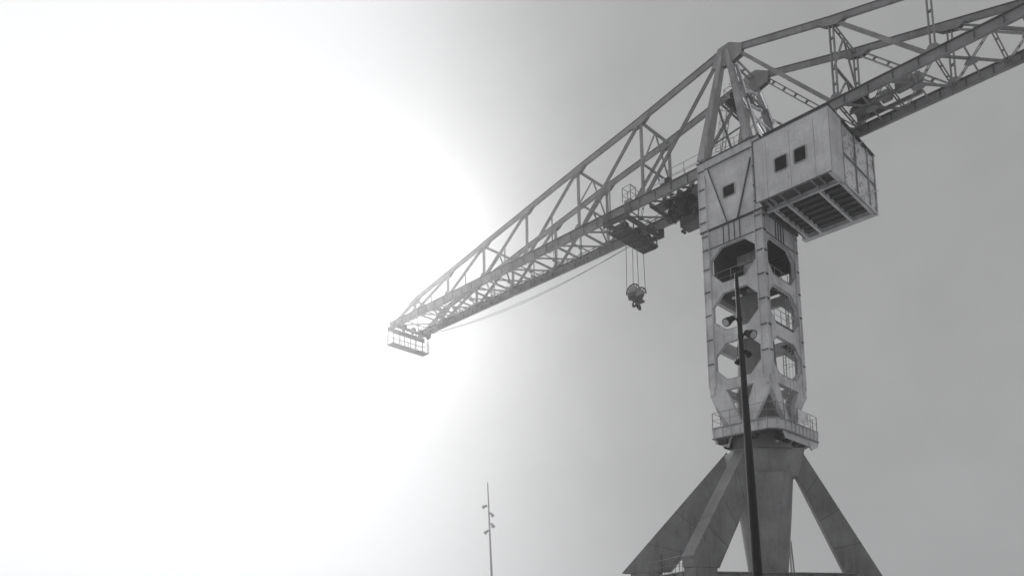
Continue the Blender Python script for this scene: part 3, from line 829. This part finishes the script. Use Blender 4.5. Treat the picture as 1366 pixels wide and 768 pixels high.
# walkway with handrail beside the tower
wk = MB().box(-8.2, -2.45, -1.95, -1.2, LC+0.4, LC+0.46).build('walkway', M['mid'], jib)
rail_run([(-5.3, -2.25, LC+0.38), (-2.5, -2.25, LC+0.38)], jib, h=1.15, post=1.4)
rail_run([(-8.2, -1.2, LC+0.46), (-2.5, -1.2, LC+0.46)], jib, h=1.1, post=1.9)
fl = MB().box(-6.1, -5.6, -2.3, -1.9, LC+0.62, LC+1.0).build('floodlight', M['white'], jib, bevel=0.04)
MB().box(-5.58, -5.2, -2.35, -1.85, LC+0.5, LC+0.9).build('junction_box', M['dark'], jib)
# small inspection cage on the chord
cg = MB().box(-9.5, -8.8, -2.35, -1.85, LC+0.40, LC+0.75).build('cage_box', M['rail'], jib, bevel=0.05)
rail_run([(-9.5, -2.5, LC+0.5), (-8.7, -2.5, LC+0.5), (-8.7, -1.7, LC+0.5), (-9.5, -1.7, LC+0.5), (-9.5, -2.5, LC+0.5)], jib, h=1.35, post=0.8, r=0.028)
MB().tube((-8.7, -2.45, LC+1.8), (-7.8, -2.3, LC+0.6), 0.03).build('cage_stay', M['rail'], jib)
# tip platform
tp = MB().box(TIPX-0.1, TIPX+1.1, -2.6, 3.0, 34.75, 34.83).build('tip_platform', M['lattice'], jib)
tpp = [(TIPX-0.1, -2.6, 34.83), (TIPX+1.1, -2.6, 34.83), (TIPX+1.1, 3.0, 34.83), (TIPX-0.1, 3.0, 34.83), (TIPX-0.1, -2.6, 34.83)]
rail_run(tpp, jib, h=1.1, post=1.1, r=0.03)
for x in (TIPX, TIPX+1.0):
    for y in (-2.5, -0.8, 1.0, 2.9):
        MB().beam((x, y, 34.83), (x, y, LC-0.35 if abs(y) < 2.4 else LC-0.4), 0.08, 0.08).build('hanger', M['lattice'], jib)
MB().ibeam((TIPX+0.2, -2.7, LC-0.45), (TIPX+0.2, 3.0, LC-0.45), 0.3, 0.4).build('end_beam', M['lattice'], jib)
MB().ibeam((TIPX+1.6, -2.4, LC-0.5), (TIPX+1.6, 2.4, LC-0.5), 0.3, 0.3).build('end_beam', M['lattice'], jib)
for y in (-1.2, 0.2, 1.4, 2.6):
    MB().lathe((TIPX+1.3, y, LC-0.25), (0, 1, 0), [(0, 0.36), (0.05, 0.42), (0.12, 0.36), (0.2, 0.42), (0.25, 0.36)], 18).build('rope_sheave', M['mid'], jib)
rail_run([(TIPX-0.1, -2.35, LC+0.38), (TIPX+2.3, -2.35, LC+0.38)], jib, h=1.1, post=1.2, r=0.03)
rail_run([(TIPX-0.1, -2.35, LC+0.38), (TIPX-0.1, 2.35, LC+0.38)], jib, h=1.1, post=1.2, r=0.03)
# travelling gear slung between the lower chords beside the tower
tg = MB()
tg.ibeam((-7.4, -1.0, LC-0.35), (-2.5, -1.0, LC-0.35), 0.2, 0.34); tg.ibeam((-7.4, 1.2, LC-0.35), (-2.5, 1.2, LC-0.35), 0.2, 0.34)
for x in (-7.2, -6.0, -4.7, -3.4): tg.ibeam((x, -2.0, LC-0.62), (x, 2.0, LC-0.62), 0.16, 0.2)
gear = tg.build('gear_frame', M['mid'], jib)
for (x, y, z, r, L, ax) in ((-4.2, -0.9, LC-1.05, 0.46, 1.8, (0, 1, 0)), (-5.4, -0.7, LC-0.9, 0.38, 1.5, (0, 1, 0)), (-3.2, -0.5, LC-1.0, 0.4, 1.3, (0, 1, 0)), (-6.5, 0.1, LC-0.6, 0.3, 1.1, (0, 1, 0))):
    MB().lathe((x, y, z), ax, [(0, r*1.2), (0.08, r*1.2), (0.08, r), (L-0.08, r), (L-0.08, r*1.2), (L, r*1.2)], 20).build('rope_drum', M['dark'], jib)
for (x, y, z, r) in ((-4.9, -1.25, LC-1.0, 0.5), (-3.7, 1.45, LC-0.9, 0.45), (-5.9, -1.2, LC-0.75, 0.33)):
    gm = MB().lathe((x, y, z), (0, 1, 0), [(0, r), (0.12, r)], 18)
    gm.build('gear_wheel', M['dark'], jib)
for (x0, x1, y0, y1, z0, z1) in ((-5.9, -4.4, 0.3, 1.7, 34.9, 35.7), (-3.5, -2.6, -1.9, -1.2, 35.9, 36.6), (-6.7, -6.1, -1.7, -1.0, 36.1, 36.6), (-7.2, -6.8, 0.4, 1.0, 35.95, 36.5)):
    MB().box(x0, x1, y0, y1, z0, z1).build('gearbox', M['mid'], jib, bevel=0.06)
for (a, b) in (((-5.9, .4, 35.7), (-5.9, .4, 36.7)), ((-4.5, 1.6, 35.7), (-4.5, 1.6, 36.7)), ((-5.9, 1.6, 35.7), (-5.9, 1.6, 36.7)), ((-4.5, .4, 35.7), (-4.5, .4, 36.7))):
    MB().beam(a, b, 0.1, 0.1).build('hanger', M['dark'], jib)
MB().tube((-5.9, .7, 34.75), (-5.9, 1.1, 34.75), .14).build('floodlight', M['dark'], jib)
hs_ = MB()
for k in range(14):
    x = random.uniform(-7.0, -2.8); y = random.uniform(-1.8, 1.8); z = LC-random.uniform(0.3, 1.3)
    pts = [V((x, y, z))]
    for j in range(3): pts.append(pts[-1]+V((random.uniform(-.9, .9), random.uniform(-.6, .6), random.uniform(-.25, .25))))
    hs_.path(pts, 0.035, 5)
hs_.build('hoses', M['dark'], jib, kind='stuff')
# conduits and trolley busbars along the inside of the jib
for y, z in ((-1.8, LC+0.42), (1.75, LC+0.42), (1.6, LC-0.2)):
    MB().tube((-2.6, y, z), (TIPX+0.8, y, z), 0.04, n=6).build('conduit', M['lattice'], jib)
for i in range(9):
    x = -9.5-i*3.4
    MB().beam((x, 1.2, LC+0.35), (x, 2.0, LC+0.35), 0.08, 0.08).build('conduit_bracket', M['lattice'], jib)

# winch on the counter jib
wn_ = MB()
wn_.ibeam((7.6, -0.3, 37.35), (11.6, -0.3, 37.35), 0.16, 0.26); wn_.ibeam((7.6, 1.1, 37.35), (11.6, 1.1, 37.35), 0.16, 0.26)
winch = wn_.build('winch', M['lattice'], crane)
MB().box(7.7, 9.3, -0.5, 1.3, 37.5, 37.54).build('winch_deck', M['lattice'], winch)
MB().lathe((8.3, -0.5, 38.0), (0, 1, 0), [(0, 0.62), (0.08, 0.62), (0.08, 0.45), (1.5, 0.45), (1.5, 0.62), (1.58, 0.62)], 24).build('rope_drum', M['dark'], winch)
MB().box(9.35, 10.0, 0.0, 0.8, 37.5, 38.1).build('gearbox', M['lattice'], winch, bevel=0.08)
smooth_by_angle(MB().lathe((10.3, 0.3, 37.95), (1, 0, 0), [(0, 0.2), (0.05, 0.42), (0.9, 0.42), (0.98, 0.34), (1.15, 0.34), (1.2, 0.1)], 20).build('motor', M['lattice'], winch))
for i in range(7):
    MB().lathe((10.42+i*0.11, 0.3, 37.95), (1, 0, 0), [(0, 0.46), (0.03, 0.46)], 20).build('motor_fin', M['lattice'], winch)
rail_run([(7.7, -0.75, 37.5), (11.4, -0.75, 37.5)], winch, h=0.95, post=1.2)
MB().box(11.1, 11.7, 0.4, 1.1, 37.5, 38.5).build('resistor_box', M['lattice'], winch, bevel=0.05)

# ------------------------------------------------------------------ trolley
TCX = -10.1
trol = thing('crab_trolley', 'dark crab trolley with service platform slung under the jib above the hook', 'crane trolley', (TCX, 0, 35.4))
def lc(o):   # parent without moving
    o.parent = trol; o.matrix_parent_inverse = Matrix.Translation((-TCX, 0, -35.4)); return o
fm = MB()
for x in (TCX-0.95, TCX+0.95): fm.ibeam((x, -2.7, 36.3), (x, 2.7, 36.3), 0.2, 0.4)
for y in (-2.62, 2.62): fm.ibeam((TCX-1.35, y, 36.35), (TCX+1.35, y, 36.35), 0.22, 0.45)
lc(fm.build('trolley_frame', M['mid'], None))
for y in (-2.42, 2.42):
    for x in (TCX-1.15, TCX+1.1):
        lc(MB().lathe((x, y-0.12, 36.98), (0, 1, 0), [(0, 0.3), (0.05, 0.3), (0.05, 0.22), (0.24, 0.22)], 18).build('wheel', M['dark'], None))
        lc(MB().box(x-0.3, x+0.3, y*1.05-0.06, y*1.05+0.06, 36.4, 37.35).build('wheel_carrier', M['mid'], None, bevel=0.03))
fp = MB().box(TCX-0.75, TCX+0.75, -2.65, 2.5, 35.36, 35.42)
fp.box(TCX-0.78, TCX-0.7, -2.68, 2.53, 35.32, 35.55); fp.box(TCX+0.7, TCX+0.78, -2.68, 2.53, 35.32, 35.55)
lc(fp.build('service_platform', M['dark'], None))
for y in (-2.5, -1.2, 0.1, 1.3, 2.4):
    lc(MB().box(TCX-0.69, TCX+0.69, y-0.04, y+0.04, 35.22, 35.355).build('platform_joist', M['mid'], None))
    for x in (TCX-0.74, TCX+0.74):
        lc(MB().beam((x, y, 35.55), (x, y, 36.2), 0.08, 0.08).build('hanger', M['mid'], None))
for k, (x, y) in enumerate(((TCX-0.3, -0.9), (TCX+0.35, -0.2), (TCX-0.3, 0.6), (TCX+0.3, 1.5), (TCX, 2.0), (TCX+.2, -1.8))):
    lc(MB().lathe((x, y-0.12, 35.95), (0, 1, 0), [(0, 0.38), (0.05, 0.44), (0.12, 0.36), (0.19, 0.44), (0.24, 0.38)], 18).build('sheave', M['dark'], None))
for (x0, x1, y0, y1, z0, z1) in ((-.6, .1, -2.3, -1.5, 35.45, 36.1), (-.2, .7, .9, 1.4, 35.45, 35.95), (-.65, -.1, 1.6, 2.4, 35.45, 36.15)):
    lc(MB().box(TCX+x0, TCX+x1, y0, y1, z0, z1).build('gearbox', M['mid'], None, bevel=0.05))
def sag(p, q, s, n=16):
    p, q = V(p), V(q)
    return [p.lerp(q, i/n)-V((0, 0, s*4*(i/n)*(1-i/n))) for i in range(n+1)]
for y, s in ((1.7, 1.3), (1.95, 0.95)):
    lc(MB().path(sag((TCX-1.0, y, 36.3), (TIPX+1.4, y+.1, 36.75), s), 0.02, 5).build('haul_rope', M['rope'], None))
for y in (-0.6, 0.5):
    lc(MB().tube((TCX+1.0, y, 36.35), (-4.6, y, 36.3), 0.024, n=5).build('haul_rope', M['rope'], None))

# ------------------------------------------------------------------ hook block
hook = thing('hook_block', 'twin sheave hook block with dark forged hook hanging on ropes from the trolley', 'crane hook', (TCX, 0, 29.3))
def hc(o):
    o.parent = hook; o.matrix_parent_inverse = Matrix.Translation((-TCX, 0, -29.3)); return o
hz = 30.55
for sy in (-0.5, 0.5):
    # sheave disc with open spokes in its upper half
    ax = V((0, 1, 0)); c = V((TCX, sy, hz))
    hc(smooth_by_angle(MB().lathe(c-ax*0.13, ax, [(0, 0.40), (0.04, 0.46), (0.22, 0.46), (0.26, 0.40)], 28).build('sheave_cover', M['lattice'], None)))
    rim = MB(); n = 16
    for i in range(n+1):
        t = math.pi*(i/n)*1.1-0.15
        if i: rim.beam(pp_, c+V((math.cos(t)*0.64, 0, math.sin(t)*0.64)), 0.1, 0.05, ax)
        pp_ = c+V((math.cos(t)*0.64, 0, math.sin(t)*0.64))
    for t in (0.15, 0.75, 1.3, 1.85, 2.4, 3.0):
        rim.beam(c+V((math.cos(t)*0.4, 0, math.sin(t)*0.4)), c+V((math.cos(t)*0.64, 0, math.sin(t)*0.64)), 0.07, 0.06, ax)
    hc(rim.build('rope_guard', M['dark'], None))
    hc(MB().prism([c+V((-.5, -.16, -.1)), c+V((.5, -.16, -.1)), c+V((.3, -.16, -.78)), c+V((-.3, -.16, -.78))], (0, 0.05, 0)).build('cheek_plate', M['mid'], None))
    for dx in (-0.6, 0.6):
        hc(MB().tube((TCX+dx, sy, hz), (TCX+dx*0.85, sy, 35.9), 0.026, n=5).build('hoist_rope', M['rope'], None))
hc(MB().box(TCX-0.3, TCX+0.3, -0.85, 0.85, hz-0.72, hz-0.5).build('crosshead', M['dark'], None, bevel=0.04))
hc(MB().lathe((TCX, 0, hz-1.0), (0, 0, 1), [(0, 0.11), (0.3, 0.13), (0.32, 0.2), (0.4, 0.2)], 16).build('hook_shank', M['dark'], None))
for sd in (-1, 1):   # double (ramshorn) hook: two tapering horns
    m = MB(); n = 12; prev_ = None; pr = 0
    for i in range(n+1):
        t = i/n
        a = -math.pi*0.5+t*math.pi*1.25
        c = V((TCX, sd*0.27, hz-1.2))
        rr = 0.29
        p = V((TCX, 0, hz-1.0)).lerp(c+V((0, sd*math.sin(a+math.pi*0.0)*rr*0+sd*math.cos(a)*rr, math.sin(a)*rr)), min(1, t*4))
        r = 0.12*(1-0.7*t)
        if prev_ is not None: m.tube(prev_, p, pr, r, n=10)
        prev_, pr = p, r
    hc(m.build('hook_horn', M['dark'], None, smooth=True))

# ------------------------------------------------------------------ lamp posts
def flood(parent, c, aim, r, L, arm_from, mt, tag='floodlight'):
    """cylindrical floodlight: can, cowl, lens, arm"""
    c, aim, arm_from = V(c), V(aim).normalized(), V(arm_from)
    body = MB().lathe(c-aim*L*0.5, aim, [(0, r*0.45), (L*0.12, r*0.72), (L*0.55, r*0.78), (L*0.62, r*1.0), (L, r*1.08)], 18).build(tag, mt, parent)
    smooth_by_angle(body)
    MB().lathe(c+aim*(L*0.5), aim, [(0, r*0.86), (0.02, r*0.8)], 18).build('lens', M['lens'], body)
    MB().tube(arm_from, c-aim*L*0.15, r*0.2, n=8).build('bracket_arm', mt, body)
    return body
def pole(base, top, r0, r1, name, label, lights, mat, fmat):
    base, top = V(base), V(top)
    t = thing(name, label, 'lamp post', base, 'floodlight poles on the quay')
    def loc(o):
        o.parent = t; o.matrix_parent_inverse = Matrix.Translation(-base); return o
    d = (top-base)
    prof = [(0, r0), (d.length*0.45, r0*0.72+r1*0.28), (d.length, r1), (d.length+0.03, r1*0.4)]
    loc(smooth_by_angle(MB().lathe(base, d, prof, 20).build('mast', mat, None)))
    loc(MB().box(base.x-0.35, base.x+0.35, base.y-0.35, base.y+0.35, 0.0, 0.06).build('base_plate', mat, None))
    loc(MB().lathe(base+V((0, 0, 0.06)), (0, 0, 1), [(0, r0*1.35), (0.1, r0*1.35), (0.14, r0*1.02)], 20).build('base_collar', mat, None))
    for (c, aim, r, L, zf) in lights:
        b = flood(None, c, aim, r, L, base.lerp(top, (zf-base.z)/d.z), fmat)
        loc(b)
        loc(smooth_by_angle(MB().lathe(base.lerp(top, (zf-base.z)/d.z)-V((0, 0, .09)), (0, 0, 1), [(0, r1*1.7), (0.18, r1*1.7)], 16).build('clamp', mat, None)))
    return t
tocam = V((24.5-8.2, -53.7+19.4, 0)).normalized()
rt = V((0.9096, 0.4156, 0)); rt = V((-tocam.y, tocam.x, 0))
pole((8.39, -19.3, 0), (8.12, -19.44, 19.1), 0.245, 0.085, 'lamp_post', 'tall black tapering pole with round floodlights in front of the crane tower',
     [(V((7.76, -19.6, 16.72))+tocam*0.1, -rt*0.62+tocam*0.5-V((0, 0, .55)), 0.21, 0.56, 16.72),
      (V((8.52, -19.25, 15.88))+tocam*0.1, rt*0.62+tocam*0.55-V((0, 0, .5)), 0.21, 0.56, 15.85),
      (V((8.35, -19.2, 15.0)), rt*0.5-tocam*0.7-V((0, 0, .45)), 0.15, 0.38, 15.0),
      (V((8.0, -19.35, 14.7)), -rt*0.5-tocam*0.7-V((0, 0, .45)), 0.15, 0.38, 14.7)], M['black'], M['black'])
CAMP = V((24.541, -53.705, 1.7)); KF = 1.4
B2 = CAMP+(V((-31.2, 3.66, 0))-CAMP)*KF; B2.z = 0
T2 = CAMP+(V((-31.62, 3.26, 17.4))-CAMP)*KF
ZT2 = T2.z
def on2(z): return B2.lerp(T2, z2(z)/ZT2)
def z2(z): return 1.7+(z-1.7)*KF
rt2 = V((0.715, 0.7, 0)); tc2 = V((0.7, -0.715, 0))
pole(B2, T2, 0.2, 0.08, 'lamp_post', 'slender pale grey pole with four floodlights fading in the haze below the jib',
     [(on2(14.75)-rt2*0.6, -rt2*0.8-V((0, 0, .35)), 0.26, 0.8, z2(14.8)), (on2(13.85)+rt2*0.42, rt2*0.6-V((0, 0, .75)), 0.24, 0.75, z2(14.1)),
      (on2(12.65)+rt2*0.48, rt2*0.5-V((0, 0, .8)), 0.26, 0.75, z2(12.95)), (on2(11.95)-rt2*0.5, -rt2*0.7-V((0, 0, .6)), 0.26, 0.8, z2(12.1))], M['galv'], M['galv'])

# ------------------------------------------------------------------ haze
hb = MB().box(-450, 450, -450, 450, -1.4, 47.6)
hm = bpy.data.materials.new('haze_air'); hm.use_nodes = True
hn, hl = hm.node_tree.nodes, hm.node_tree.links
hn.clear()
ho = hn.new('ShaderNodeOutputMaterial'); pv = hn.new('ShaderNodeVolumePrincipled')
pv.inputs['Color'].default_value = (0.97, 0.975, 0.98, 1)
pv.inputs['Density'].default_value = HAZE_DENSITY
pv.inputs['Anisotropy'].default_value = HAZE_G
hl.new(pv.outputs[0], ho.inputs['Volume'])
hz_ = hb.build('haze', hm)
hz_['kind'] = 'stuff'; hz_['label'] = 'pale haze filling the air around the crane'; hz_['category'] = 'haze'
